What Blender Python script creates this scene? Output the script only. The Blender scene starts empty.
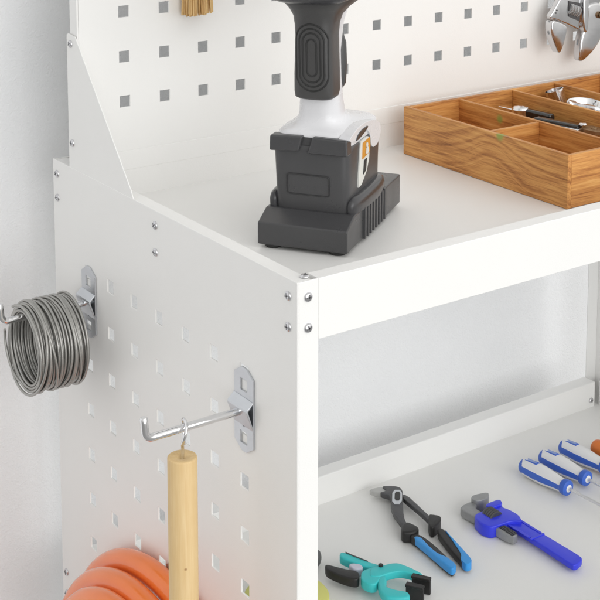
import bpy, bmesh, math, random
from mathutils import Vector, Matrix
random.seed(7)
R = math.radians
PI = math.pi
SC = bpy.context.scene
COL = SC.collection

# ---------------------------------------------------------------- camera
cam_data = bpy.data.cameras.new('camera')
cam = bpy.data.objects.new('camera', cam_data)
COL.objects.link(cam)
cam_data.sensor_width = 36.0
cam_data.lens = 83.774
cam_data.shift_x = 0.0
cam_data.shift_y = -0.5505
cam_data.clip_start = 0.05
cam_data.clip_end = 100.0
CX = Vector((0.820419254, -0.571762403, 0.0000443))
CY = Vector((0.0758018572, 0.108844556, 0.991164437))
CZ = Vector((-0.566715383, -0.813167029, 0.132638821))
cm = Matrix((CX, CY, CZ)).transposed().to_4x4()
cm.translation = Vector((-0.46886461, -0.67580597, 0.30381109))
cam.matrix_world = cm
SC.camera = cam

# ---------------------------------------------------------------- light
SC.view_settings.view_transform = 'Standard'
SC.view_settings.look = 'None'
SC.view_settings.exposure = -0.10
SC.view_settings.gamma = 1.0
world = bpy.data.worlds.new('World')
SC.world = world
world.use_nodes = True
wn = world.node_tree.nodes
wl = world.node_tree.links
for n in list(wn):
    wn.remove(n)
w_out = wn.new('ShaderNodeOutputWorld')
w_bg = wn.new('ShaderNodeBackground')
# a studio: even pale surround, brighter towards a broad front-right light bank
w_tc = wn.new('ShaderNodeTexCoord')
w_dot = wn.new('ShaderNodeVectorMath'); w_dot.operation = 'DOT_PRODUCT'
w_dot.inputs[1].default_value = Vector((0.02, -0.90, 0.40)).normalized()
w_max = wn.new('ShaderNodeMath'); w_max.operation = 'MAXIMUM'; w_max.inputs[1].default_value = 0.0
w_pow = wn.new('ShaderNodeMath'); w_pow.operation = 'POWER'; w_pow.inputs[1].default_value = 4.0
w_sep = wn.new('ShaderNodeSeparateXYZ')
w_band = wn.new('ShaderNodeValToRGB')
w_half = wn.new('ShaderNodeMapRange')
w_half.inputs['From Min'].default_value = -1.0
els = w_band.color_ramp.elements
els[0].position = 0.40; els[0].color = (0.42, 0.42, 0.42, 1)
els[1].position = 1.0; els[1].color = (0.68, 0.68, 0.68, 1)
for p_, c_ in ((0.53, 1.0), (0.74, 1.0)):
    q_ = els.new(p_); q_.color = (c_, c_, c_, 1)
w_mad = wn.new('ShaderNodeMath'); w_mad.operation = 'MULTIPLY_ADD'
w_mad.inputs[1].default_value = 0.85
w_scl = wn.new('ShaderNodeMath'); w_scl.operation = 'MULTIPLY'; w_scl.inputs[1].default_value = 0.99
wl.new(w_tc.outputs['Generated'], w_dot.inputs[0])
wl.new(w_tc.outputs['Generated'], w_sep.inputs[0])
wl.new(w_sep.outputs['Z'], w_half.inputs['Value'])
wl.new(w_half.outputs[0], w_band.inputs[0])
wl.new(w_dot.outputs['Value'], w_max.inputs[0])
wl.new(w_max.outputs[0], w_pow.inputs[0])
wl.new(w_pow.outputs[0], w_mad.inputs[0])
w_side = wn.new('ShaderNodeMath'); w_side.operation = 'MULTIPLY_ADD'
w_side.inputs[1].default_value = 0.19
w_side.inputs[2].default_value = 0.94
w_prod = wn.new('ShaderNodeMath'); w_prod.operation = 'MULTIPLY'
wl.new(w_sep.outputs['X'], w_side.inputs[0])
wl.new(w_side.outputs[0], w_prod.inputs[0])
wl.new(w_band.outputs[0], w_prod.inputs[1])
wl.new(w_prod.outputs[0], w_scl.inputs[0])
wl.new(w_scl.outputs[0], w_mad.inputs[2])
wl.new(w_mad.outputs[0], w_bg.inputs['Strength'])
w_bg.inputs['Color'].default_value = (1.0, 0.990, 0.966, 1)
wl.new(w_bg.outputs[0], w_out.inputs['Surface'])


def area(name, loc, target, size, power, color=(1, 1, 1)):
    d = bpy.data.lights.new(name, 'AREA')
    d.shape = 'SQUARE'
    d.size = size
    d.energy = power
    d.color = color
    o = bpy.data.objects.new(name, d)
    COL.objects.link(o)
    o.location = loc
    o.rotation_euler = (Vector(target) - Vector(loc)).to_track_quat('-Z', 'Y').to_euler()
    return o


area('softbox_key', (1.05, -2.05, 0.75), (0.25, 0.25, -0.15), 1.1, 6.5, (0.965, 0.985, 1.0))
area('softbox_fill', (-0.42, -2.40, 0.24), (0.15, 0.25, -0.15), 1.7, 18.0, (0.965, 0.985, 1.0))

# ---------------------------------------------------------------- materials
MATS = {}


def new_mat(name):
    m = bpy.data.materials.new(name)
    m.use_nodes = True
    return m, m.node_tree.nodes, m.node_tree.links, m.node_tree.nodes['Principled BSDF']


def plain(name, color, rough=0.5, metal=0.0, bump=0.0, bump_scale=900.0, vary=0.06, vary_scale=25.0, rough_vary=0.08,
          coat=0.0, spec=0.5, aniso=0.0):
    """a painted / plastic / metal surface with slight colour, gloss and grain variation"""
    m, N, L, b = new_mat(name)
    tc = N.new('ShaderNodeTexCoord')
    nz = N.new('ShaderNodeTexNoise')
    nz.inputs['Scale'].default_value = vary_scale
    nz.inputs['Detail'].default_value = 5
    L.new(tc.outputs['Object'], nz.inputs['Vector'])
    mx = N.new('ShaderNodeMix'); mx.data_type = 'RGBA'
    mx.inputs[6].default_value = (*[c * (1 - vary) for c in color], 1)
    mx.inputs[7].default_value = (*[min(1, c * (1 + vary)) for c in color], 1)
    L.new(nz.outputs['Fac'], mx.inputs[0])
    L.new(mx.outputs[2], b.inputs['Base Color'])
    mr = N.new('ShaderNodeMapRange')
    mr.inputs['To Min'].default_value = max(0.02, rough - rough_vary)
    mr.inputs['To Max'].default_value = min(1, rough + rough_vary)
    n3 = N.new('ShaderNodeTexNoise')
    n3.inputs['Scale'].default_value = vary_scale * 3
    n3.inputs['Detail'].default_value = 4
    L.new(tc.outputs['Object'], n3.inputs['Vector'])
    L.new(n3.outputs['Fac'], mr.inputs['Value'])
    L.new(mr.outputs[0], b.inputs['Roughness'])
    b.inputs['Metallic'].default_value = metal
    b.inputs['Specular IOR Level'].default_value = spec
    b.inputs['Coat Weight'].default_value = coat
    b.inputs['Coat Roughness'].default_value = 0.15
    if bump:
        n2 = N.new('ShaderNodeTexNoise')
        n2.inputs['Scale'].default_value = bump_scale
        n2.inputs['Detail'].default_value = 3
        L.new(tc.outputs['Object'], n2.inputs['Vector'])
        bp = N.new('ShaderNodeBump')
        bp.inputs['Strength'].default_value = bump
        bp.inputs['Distance'].default_value = 0.0005
        L.new(n2.outputs['Fac'], bp.inputs['Height'])
        L.new(bp.outputs[0], b.inputs['Normal'])
    MATS[name] = m
    return m


plain('white_paint', (0.88, 0.877, 0.862), 0.40, bump=0.16, bump_scale=1100, vary=0.015, vary_scale=14, coat=0.05)
plain('zinc', (0.62, 0.64, 0.67), 0.34, metal=0.9, bump=0.15, bump_scale=400, vary=0.10, vary_scale=60)
plain('chrome', (0.80, 0.80, 0.81), 0.12, metal=1.0, vary=0.04, rough_vary=0.05)
plain('steel_polished', (0.66, 0.66, 0.67), 0.13, metal=1.0, vary=0.08, vary_scale=90, rough_vary=0.06)
plain('chrome_satin', (0.66, 0.66, 0.67), 0.24, metal=1.0, vary=0.10, vary_scale=120)
plain('wire_metal', (0.41, 0.405, 0.385), 0.34, metal=0.75, bump=0.3, bump_scale=1500, vary=0.18, vary_scale=150)
plain('screw_metal', (0.66, 0.66, 0.68), 0.22, metal=1.0, vary=0.08)
plain('screw_slot', (0.26, 0.26, 0.27), 0.4, metal=0.8)
plain('slot_dark', (0.10, 0.10, 0.105), 0.5, metal=0.6)
plain('dark_plastic', (0.060, 0.060, 0.063), 0.30, bump=0.16, bump_scale=1800, vary=0.08, spec=0.5)
plain('dark_plastic_gloss', (0.046, 0.046, 0.050), 0.22, bump=0.06, bump_scale=1500, vary=0.08)
plain('dark_rubber', (0.062, 0.061, 0.061), 0.36, bump=0.25, bump_scale=1600, vary=0.08)
plain('groove_dark', (0.018, 0.018, 0.018), 0.6)
plain('white_plastic', (0.72, 0.72, 0.74), 0.27, vary=0.02, coat=0.2)
plain('black_rubber', (0.016, 0.015, 0.015), 0.45, bump=0.2, bump_scale=1500)
plain('blue_grip', (0.040, 0.33, 0.80), 0.4, bump=0.12, bump_scale=1500, vary=0.05)
plain('steel_dark', (0.10, 0.10, 0.105), 0.42, metal=0.55, bump=0.3, bump_scale=900, vary=0.18, vary_scale=120)
plain('steel_worn', (0.50, 0.50, 0.49), 0.4, metal=0.6, bump=0.2, vary=0.12, vary_scale=150)
plain('steel_cast', (0.36, 0.365, 0.37), 0.48, metal=0.5, bump=0.35, bump_scale=900, vary=0.15, vary_scale=120)
plain('blue_paint', (0.030, 0.045, 0.78), 0.36, bump=0.10, bump_scale=500, vary=0.06, coat=0.2)
plain('teal_plastic', (0.050, 0.60, 0.62), 0.42, bump=0.12, bump_scale=1200, vary=0.05)
plain('lilac_plastic', (0.62, 0.63, 0.74), 0.4, vary=0.03)
plain('hose_orange', (0.90, 0.215, 0.040), 0.22, bump=0.10, bump_scale=400, vary=0.07, vary_scale=30, coat=0.4)
plain('orange_plastic', (0.78, 0.20, 0.03), 0.4)
plain('handle_white', (0.84, 0.84, 0.85), 0.4, vary=0.02)
plain('handle_blue', (0.045, 0.14, 0.60), 0.4, vary=0.04)
plain('clear_shaft', (0.80, 0.80, 0.80), 0.28, metal=0.8)
plain('black_gloss', (0.014, 0.014, 0.014), 0.14, vary=0.05, coat=0.5)
plain('inlay_pale', (0.25, 0.36, 0.70), 0.4)
plain('seam_dark', (0.034, 0.034, 0.035), 0.5)
plain('pale_yellow', (0.68, 0.67, 0.20), 0.6, bump=0.2, bump_scale=500)
plain('label_orange', (0.62, 0.27, 0.025), 0.45)
plain('label_white', (0.70, 0.70, 0.66), 0.45)
plain('grey_plastic', (0.11, 0.11, 0.11), 0.5)
plain('brass_reflection_tan', (0.30, 0.19, 0.10), 0.35, metal=0.5, vary=0.15, vary_scale=90)  # end plate's own brass; on the wrench, a painted brown reflection


def plaster():
    m, N, L, b = new_mat('wall_plaster')
    tc = N.new('ShaderNodeTexCoord')
    big = N.new('ShaderNodeTexNoise'); big.inputs['Scale'].default_value = 5; big.inputs['Detail'].default_value = 6
    fine = N.new('ShaderNodeTexNoise'); fine.inputs['Scale'].default_value = 260; fine.inputs['Detail'].default_value = 8
    fine.inputs['Distortion'].default_value = 2.5
    swirl = N.new('ShaderNodeTexNoise'); swirl.inputs['Scale'].default_value = 95; swirl.inputs['Detail'].default_value = 4
    swirl.inputs['Distortion'].default_value = 4.0
    for n in (big, fine, swirl):
        L.new(tc.outputs['Object'], n.inputs['Vector'])
    mx = N.new('ShaderNodeMix'); mx.data_type = 'RGBA'
    mx.inputs[6].default_value = (0.86, 0.87, 0.885, 1)
    mx.inputs[7].default_value = (0.905, 0.912, 0.925, 1)
    rp = N.new('ShaderNodeMapRange'); rp.inputs['From Min'].default_value = 0.35; rp.inputs['From Max'].default_value = 0.65
    L.new(big.outputs['Fac'], rp.inputs['Value'])
    L.new(rp.outputs[0], mx.inputs[0])
    L.new(mx.outputs[2], b.inputs['Base Color'])
    b.inputs['Roughness'].default_value = 0.85
    ad = N.new('ShaderNodeMath'); ad.operation = 'ADD'
    L.new(fine.outputs['Fac'], ad.inputs[0]); L.new(swirl.outputs['Fac'], ad.inputs[1])
    bp = N.new('ShaderNodeBump'); bp.inputs['Strength'].default_value = 0.30; bp.inputs['Distance'].default_value = 0.003
    L.new(ad.outputs[0], bp.inputs['Height']); L.new(bp.outputs[0], b.inputs['Normal'])
    MATS['plaster'] = m


plaster()


def wood(name, axis, stops, ring=150.0, warp=0.030, freq=13.0, fibre=0.35, rough=0.5, seed=0.0, green=None, line=0.16, fine=650, arch=None):
    """growth rings along one axis: a low noise bends the layers into arches, a 1-D noise makes uneven rings"""
    m, N, L, b = new_mat(name)
    tc = N.new('ShaderNodeTexCoord')
    inf = N.new('ShaderNodeObjectInfo')
    off = N.new('ShaderNodeVectorMath'); off.operation = 'SCALE'
    off.inputs[0].default_value = (1.7, 0.9, 2.3)
    L.new(inf.outputs['Random'], off.inputs['Scale'])
    add = N.new('ShaderNodeVectorMath'); add.operation = 'ADD'
    L.new(tc.outputs['Object'], add.inputs[0]); L.new(off.outputs[0], add.inputs[1])

    def scaled(al, ac):
        mp = N.new('ShaderNodeMapping')
        s = [ac, ac, ac]; s[axis] = al
        mp.inputs['Scale'].default_value = s
        mp.inputs['Location'].default_value = (seed, seed * 2, seed * 3)
        L.new(add.outputs[0], mp.inputs['Vector'])
        return mp
    wv = N.new('ShaderNodeTexNoise'); wv.inputs['Scale'].default_value = 1.0; wv.inputs['Detail'].default_value = 2
    L.new(scaled(freq, freq * 0.9).outputs[0], wv.inputs['Vector'])
    sep = N.new('ShaderNodeSeparateXYZ'); L.new(add.outputs[0], sep.inputs[0])
    oth = [i for i in range(3) if i != axis]
    s1 = N.new('ShaderNodeMath'); s1.operation = 'MULTIPLY_ADD'; s1.inputs[1].default_value = 0.55
    L.new(sep.outputs[oth[0]], s1.inputs[0]); L.new(sep.outputs[oth[1]], s1.inputs[2])
    s2 = N.new('ShaderNodeMath'); s2.operation = 'MULTIPLY_ADD'; s2.inputs[1].default_value = warp * 2
    L.new(wv.outputs['Fac'], s2.inputs[0]); L.new(s1.outputs[0], s2.inputs[2])
    field = s2.outputs[0]
    if arch:                                   # one cathedral: (place along the grain, half width, height)
        so = N.new('ShaderNodeSeparateXYZ'); L.new(tc.outputs['Object'], so.inputs[0])
        a1 = N.new('ShaderNodeMath'); a1.operation = 'MULTIPLY_ADD'
        a1.inputs[1].default_value = 1 / arch[1]; a1.inputs[2].default_value = -arch[0] / arch[1]
        L.new(so.outputs[axis], a1.inputs[0])
        a2 = N.new('ShaderNodeMath'); a2.operation = 'MULTIPLY'
        L.new(a1.outputs[0], a2.inputs[0]); L.new(a1.outputs[0], a2.inputs[1])
        a3 = N.new('ShaderNodeMath'); a3.operation = 'ADD'; a3.inputs[1].default_value = 1.0
        L.new(a2.outputs[0], a3.inputs[0])
        a4 = N.new('ShaderNodeMath'); a4.operation = 'DIVIDE'; a4.inputs[0].default_value = -arch[2]
        L.new(a3.outputs[0], a4.inputs[1])
        a5 = N.new('ShaderNodeMath'); a5.operation = 'ADD'
        L.new(field, a5.inputs[0]); L.new(a4.outputs[0], a5.inputs[1])
        field = a5.outputs[0]
    sc = N.new('ShaderNodeMath'); sc.operation = 'MULTIPLY'; sc.inputs[1].default_value = ring
    L.new(field, sc.inputs[0])
    rg = N.new('ShaderNodeTexNoise'); rg.noise_dimensions = '1D'
    rg.inputs['Scale'].default_value = 1.0; rg.inputs['Detail'].default_value = 4.0; rg.inputs['Roughness'].default_value = 0.65
    L.new(sc.outputs[0], rg.inputs['W'])
    fb = N.new('ShaderNodeTexNoise'); fb.inputs['Scale'].default_value = 1.0; fb.inputs['Detail'].default_value = 5
    fb.inputs['Roughness'].default_value = 0.65
    L.new(scaled(30, fine).outputs[0], fb.inputs['Vector'])
    bl = N.new('ShaderNodeTexNoise'); bl.inputs['Scale'].default_value = 1.0; bl.inputs['Detail'].default_value = 4
    L.new(scaled(22, 60).outputs[0], bl.inputs['Vector'])
    # thin dark growth lines on a paler ground
    ln = N.new('ShaderNodeMapRange'); ln.inputs['From Min'].default_value = 0.36; ln.inputs['From Max'].default_value = 0.56
    ln.inputs['To Min'].default_value = 0.5 - line; ln.inputs['To Max'].default_value = 0.5 + line * 0.35
    L.new(rg.outputs['Fac'], ln.inputs['Value'])
    m1 = N.new('ShaderNodeMath'); m1.operation = 'MULTIPLY_ADD'; m1.inputs[1].default_value = fibre
    L.new(fb.outputs['Fac'], m1.inputs[0]); L.new(ln.outputs[0], m1.inputs[2])
    m2 = N.new('ShaderNodeMath'); m2.operation = 'MULTIPLY_ADD'; m2.inputs[1].default_value = 0.45
    L.new(bl.outputs['Fac'], m2.inputs[0]); L.new(m1.outputs[0], m2.inputs[2])
    mr = N.new('ShaderNodeMapRange')
    mid = 0.5 + fibre * 0.5 + 0.225
    mr.inputs['From Min'].default_value = mid - 0.30
    mr.inputs['From Max'].default_value = mid + 0.30
    L.new(m2.outputs[0], mr.inputs['Value'])
    rp = N.new('ShaderNodeValToRGB')
    L.new(mr.outputs[0], rp.inputs[0])
    el = rp.color_ramp.elements
    el[0].position = stops[0][0]; el[0].color = (*stops[0][1], 1)
    el[1].position = stops[-1][0]; el[1].color = (*stops[-1][1], 1)
    for p, c in stops[1:-1]:
        x = el.new(p); x.color = (*c, 1)
    last = rp.outputs[0]
    for g in (green or []):
        gc = g[4] if len(g) > 4 else (0.24, 0.36, 0.07)
        dd = N.new('ShaderNodeVectorMath'); dd.operation = 'DISTANCE'
        dd.inputs[1].default_value = g[:3]
        L.new(tc.outputs['Object'], dd.inputs[0])
        q = N.new('ShaderNodeMapRange'); q.inputs['From Min'].default_value = g[3] * 0.6; q.inputs['From Max'].default_value = g[3]
        q.inputs['To Min'].default_value = 0.8; q.inputs['To Max'].default_value = 0.0
        wob = N.new('ShaderNodeMath'); wob.operation = 'MULTIPLY_ADD'; wob.inputs[1].default_value = g[3] * 0.6
        L.new(bl.outputs['Fac'], wob.inputs[0]); L.new(dd.outputs['Value'], wob.inputs[2])
        L.new(wob.outputs[0], q.inputs['Value'])
        x = N.new('ShaderNodeMix'); x.data_type = 'RGBA'
        x.inputs[7].default_value = (*gc, 1)
        L.new(q.outputs[0], x.inputs[0]); L.new(last, x.inputs[6])
        last = x.outputs[2]
    L.new(last, b.inputs['Base Color'])
    b.inputs['Roughness'].default_value = rough
    bp = N.new('ShaderNodeBump'); bp.inputs['Strength'].default_value = 0.25; bp.inputs['Distance'].default_value = 0.0006
    L.new(m1.outputs[0], bp.inputs['Height']); L.new(bp.outputs[0], b.inputs['Normal'])
    MATS[name] = m
    return m


ACACIA = [(0.0, (0.22, 0.075, 0.018)), (0.25, (0.42, 0.165, 0.040)), (0.5, (0.60, 0.275, 0.075)), (0.75, (0.70, 0.355, 0.105)), (1.0, (0.78, 0.47, 0.18))]
wood('box_wood_along', 1, ACACIA, ring=150, warp=0.014, freq=8, fibre=0.85, line=0.12, arch=(0.088, 0.030, 0.018), seed=0.4, green=[(0.001, 0.078, 0.0430, 0.0085)])
wood('box_wood_across', 0, ACACIA, ring=170, warp=0.012, freq=6, fibre=0.85, line=0.10, seed=1.3)
wood('box_wood_divider', 1, ACACIA, ring=170, warp=0.012, freq=6, fibre=0.85, line=0.10, seed=2.1)
wood('box_wood_stained', 1, ACACIA, ring=170, warp=0.012, freq=6, fibre=0.85, line=0.10, seed=2.9, green=[(0.0, 0.140, 0.031, 0.0075)])
PINE = [(0.0, (0.50, 0.31, 0.125)), (0.3, (0.68, 0.47, 0.22)), (1.0, (0.80, 0.62, 0.35))]
KNOT = (0.30, 0.14, 0.045)
wood('dowel_wood', 2, PINE, ring=420, warp=0.003, freq=5, fibre=0.45, line=0.10, rough=0.55,
     green=[(-0.006, -0.0085, 0.463, 0.0016, KNOT), (-0.0045, -0.0105, 0.405, 0.0019, KNOT), (0.007, -0.009, 0.385, 0.0017, KNOT)])
STRAW = [(0.0, (0.38, 0.20, 0.065)), (0.4, (0.66, 0.42, 0.17)), (1.0, (0.82, 0.62, 0.32))]
wood('bristle_straw', 2, STRAW, ring=420, warp=0.004, freq=9, fibre=0.8, rough=0.7)


# ---------------------------------------------------------------- mesh helpers
def empty(name, loc, rz=0.0, label=None, cat=None, group=None):
    o = bpy.data.objects.new(name, None)
    o.empty_display_size = 0.02
    COL.objects.link(o)
    o.location = loc
    o.rotation_euler = (0, 0, rz)
    if label:
        tag(o, label, cat, group)
    return o


def tag(o, label, cat, group=None):
    o['label'] = label
    o['category'] = cat
    if group:
        o['group'] = group
    return o


def obj(name, bm, mat, parent=None, smooth=True, bevel=0.0, seg=2, sub=0, angle=38, normals=True, world_to=None):
    """link one bmesh as one object; world_to: the mesh is in world coordinates, put it into that Empty's space"""
    if normals:
        bmesh.ops.recalc_face_normals(bm, faces=bm.faces)
    if world_to is not None:
        w = Matrix.Translation(world_to.location) @ world_to.rotation_euler.to_matrix().to_4x4()
        bmesh.ops.transform(bm, matrix=w.inverted(), verts=bm.verts)
        parent = world_to
    if smooth:
        for f in bm.faces:
            f.smooth = True
        for ed in bm.edges:
            if len(ed.link_faces) != 2 or ed.calc_face_angle(0) > R(angle):
                ed.smooth = False
    me = bpy.data.meshes.new(name)
    bm.to_mesh(me)
    bm.free()
    mats = mat if isinstance(mat, (list, tuple)) else [mat]
    for m in mats:
        me.materials.append(MATS[m])
    o = bpy.data.objects.new(name, me)
    COL.objects.link(o)
    if parent is not None:
        o.parent = parent
    if bevel:
        bv = o.modifiers.new('bevel', 'BEVEL')
        bv.width = bevel
        bv.segments = seg
        bv.limit_method = 'ANGLE'
        bv.angle_limit = R(35)
        bv.harden_normals = True
    if sub:
        s = o.modifiers.new('sub', 'SUBSURF')
        s.levels = s.render_levels = sub
    return o


def box(bm, x0, x1, y0, y1, z0, z1, M=None):
    vs = [bm.verts.new(v) for v in ((x0, y0, z0), (x1, y0, z0), (x1, y1, z0), (x0, y1, z0),
                                    (x0, y0, z1), (x1, y0, z1), (x1, y1, z1), (x0, y1, z1))]
    for f in ((0, 3, 2, 1), (4, 5, 6, 7), (0, 1, 5, 4), (1, 2, 6, 5), (2, 3, 7, 6), (3, 0, 4, 7)):
        bm.faces.new([vs[i] for i in f])
    if M is not None:
        bmesh.ops.transform(bm, matrix=M, verts=vs)
    return vs


def prism(bm, pts, z0, z1, axis=2, inset=0.0):
    """extrude a 2-D outline; axis = the axis it is extruded along"""
    def P(a, b, h):
        return {0: (h, a, b), 1: (a, h, b), 2: (a, b, h)}[axis]
    lo = [bm.verts.new(P(a, b, z0)) for a, b in pts]
    hi = [bm.verts.new(P(a, b, z1)) for a, b in pts]
    n = len(pts)
    bm.faces.new(lo[::-1]); bm.faces.new(hi)
    for i in range(n):
        bm.faces.new((lo[i], lo[(i + 1) % n], hi[(i + 1) % n], hi[i]))
    return lo + hi


def rounded(pts, n=2):
    """Chaikin corner cutting of a closed outline"""
    for _ in range(n):
        q = []
        for i in range(len(pts)):
            a, b = pts[i], pts[(i + 1) % len(pts)]
            q.append((a[0] * .78 + b[0] * .22, a[1] * .78 + b[1] * .22))
            q.append((a[0] * .22 + b[0] * .78, a[1] * .22 + b[1] * .78))
        pts = q
    return pts


def tube(bm, path, r, n=12, closed=False, cap=True, mat=0):
    """round tube along a path; r a number or a list"""
    path = [Vector(p) for p in path]
    k = len(path)
    rr = r if isinstance(r, (list, tuple)) else [r] * k
    rings = []
    prev = None
    for i, p in enumerate(path):
        if closed:
            t = path[(i + 1) % k] - path[i - 1]
        else:
            t = path[min(i + 1, k - 1)] - path[max(i - 1, 0)]
        t.normalize()
        if prev is None:
            u = t.orthogonal().normalized()
        else:
            u = (prev - t * prev.dot(t)).normalized()
        prev = u
        v = t.cross(u)
        rings.append([bm.verts.new(p + (u * math.cos(2 * PI * j / n) + v * math.sin(2 * PI * j / n)) * rr[i]) for j in range(n)])
    for i in range(k if closed else k - 1):
        a, b = rings[i], rings[(i + 1) % k]
        for j in range(n):
            f = bm.faces.new((a[j], a[(j + 1) % n], b[(j + 1) % n], b[j]))
            f.material_index = mat
    if not closed and cap:
        bm.faces.new(rings[0][::-1]); bm.faces.new(rings[-1])
    return rings


def lathe(bm, prof, n=40, M=None, cap=True):
    """profile of (radius, height) round the local z axis"""
    rings = []
    vs = []
    for r, z in prof:
        ring = [bm.verts.new((r * math.cos(2 * PI * j / n), r * math.sin(2 * PI * j / n), z)) for j in range(n)]
        rings.append(ring); vs += ring
    for a, b in zip(rings, rings[1:]):
        for j in range(n):
            bm.faces.new((a[j], a[(j + 1) % n], b[(j + 1) % n], b[j]))
    if cap:
        bm.faces.new(rings[0][::-1]); bm.faces.new(rings[-1])
    if M is not None:
        bmesh.ops.transform(bm, matrix=M, verts=vs)
    return rings


def sup(a, b, n, t):
    c, s = math.cos(t), math.sin(t)
    return a * math.copysign(abs(c) ** (2 / n), c), b * math.copysign(abs(s) ** (2 / n), s)


def loft(bm, rings, seg=64, axis=2):
    """rings of (h, centre1, centre2, half1, half2, exponent) stacked along an axis"""
    R_ = []
    for h, c1, c2, a, b, n in rings:
        rg = []
        for j in range(seg):
            p, q = sup(a, b, n, 2 * PI * (j + .5) / seg)
            p += c1; q += c2
            rg.append(bm.verts.new({2: (p, q, h), 0: (h, p, q), 1: (p, h, q)}[axis]))
        R_.append(rg)
    for A, B in zip(R_, R_[1:]):
        for j in range(seg):
            bm.faces.new((A[j], A[(j + 1) % seg], B[(j + 1) % seg], B[j]))
    bm.faces.new(R_[0][::-1]); bm.faces.new(R_[-1])
    return R_


def smoothpath(pts, k=8, closed=False):
    """Catmull-Rom through 3-D points"""
    P = [Vector(p) for p in pts]
    n = len(P)
    out = []
    for i in range(n if closed else n - 1):
        if closed:
            a, b, c, d = P[i - 1], P[i], P[(i + 1) % n], P[(i + 2) % n]
        else:
            a, b, c, d = P[max(i - 1, 0)], P[i], P[i + 1], P[min(i + 2, n - 1)]
        for j in range(k):
            t = j / k
            out.append(0.5 * ((2 * b) + (c - a) * t + (2 * a - 5 * b + 4 * c - d) * t * t + (3 * b - a - 3 * c + d) * t ** 3))
    if not closed:
        out.append(P[-1])
    return out


def perforated(bm, u0, u1, v0, v1, h0, h1, us, vs_, half, axis):
    """a sheet with a grid of square holes cut through; sheet normal = axis, thickness h0..h1"""
    def cuts(lo, hi, cs):
        c = [lo]
        for x in cs:
            c += [x - half, x + half]
        return c + [hi]
    U = cuts(u0, u1, sorted(us)); V = cuts(v0, v1, sorted(vs_))
    cache = {}

    def vert(i, j, k):
        if (i, j, k) not in cache:
            h = (h0, h1)[k]
            a, b = U[i], V[j]
            cache[(i, j, k)] = bm.verts.new({0: (h, a, b), 1: (a, h, b)}[axis])
        return cache[(i, j, k)]

    def hole(i, j):
        return i % 2 == 1 and j % 2 == 1
    nu, nv = len(U) - 1, len(V) - 1

    def solid(i, j):
        return 0 <= i < nu and 0 <= j < nv and not hole(i, j)
    for i in range(nu):
        for j in range(nv):
            if not solid(i, j):
                continue
            for k in (0, 1):
                f = [vert(i, j, k), vert(i + 1, j, k), vert(i + 1, j + 1, k), vert(i, j + 1, k)]
                bm.faces.new(f if k else f[::-1])
            for di, dj, a, b in ((-1, 0, (i, j), (i, j + 1)), (1, 0, (i + 1, j), (i + 1, j + 1)), (0, -1, (i, j), (i + 1, j)), (0, 1, (i, j + 1), (i + 1, j + 1))):
                if not solid(i + di, j + dj):
                    bm.faces.new((vert(*a, 0), vert(*b, 0), vert(*b, 1), vert(*a, 1)))


# ---------------------------------------------------------------- wall
W = 0.6465          # bench width
D = 0.350           # bench depth
WALL_Y = 0.410
bm = bmesh.new()
box(bm, -2.5, 2.5, WALL_Y, WALL_Y + 0.12, -0.80, 1.4)
wall = obj('wall', bm, 'plaster', smooth=False)
wall['kind'] = 'structure'

# ---------------------------------------------------------------- workbench
bench = empty('workbench', (0, 0, -0.80), 0, 'white metal workbench with perforated side panels, raised peg panel at the back and tool trays', 'workbench')
T = 0.0015
PITCH = 0.038
side_y = [0.2894 - PITCH * i for i in range(7)]
side_z = [-0.0795 - PITCH * j for j in range(18)]


def side_panel(mirror):
    bm = bmesh.new()
    perforated(bm, 0.0, D, -0.798, 0.0, 0.0, T, side_y, side_z, 0.0049, 0)
    # folded flanges at front and back
    box(bm, T, 0.0163, 0.0, T, -0.798, -0.0003)
    box(bm, T, 0.0163, D - T, D, -0.798, -0.0004)
    if mirror:
        bmesh.ops.transform(bm, matrix=Matrix.Translation((W, 0, 0)) @ Matrix.Scale(-1, 4, (1, 0, 0)), verts=bm.verts)
    return obj('side_panel', bm, 'white_paint', world_to=bench, smooth=False, bevel=0.0005)


side_panel(False)
side_panel(True)


def tray(name, z, yb, depth=0.028, h=0.040):
    """sheet floor with a rail all round; the rails are folded boxes"""
    bm = bmesh.new()
    box(bm, 0.0030, W - 0.0030, 0.0014, yb + 0.006, z - depth - 0.0016, z - depth)
    o = obj(name, bm, 'white_paint', world_to=bench, smooth=False, bevel=0.0004)
    bm = bmesh.new()
    box(bm, 0.01635, W - 0.01635, 0.00005, 0.0122, z - h, z - 0.0003)
    obj('front_rail', bm, 'white_paint', world_to=bench, smooth=False, bevel=0.0005)
    for s in (0, 1):
        bm = bmesh.new()
        a, b = (0.0017, 0.0122) if not s else (W - 0.0122, W - 0.0017)
        box(bm, a, b, 0.0020, 0.3480 if yb < 0.32 else yb - 0.0005, z - h, z - 0.0006)
        obj('side_rail', bm, 'white_paint', world_to=bench, smooth=False, bevel=0.0008)
    return o


tray('top_tray', 0.0, 0.304)
bm = bmesh.new()
box(bm, 0.0130, W - 0.0130, 0.3035, 0.3480, -0.040, -0.0009)
obj('back_rail', bm, 'white_paint', world_to=bench, smooth=False, bevel=0.0012)
SZ = -0.346
tray('lower_shelf', SZ, 0.334)
bm = bmesh.new()
box(bm, 0.0175, W - 0.0175, 0.3335, 0.3502, SZ - 0.040, SZ)
obj('back_rail', bm, 'white_paint', world_to=bench, smooth=False, bevel=0.0012)
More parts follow.
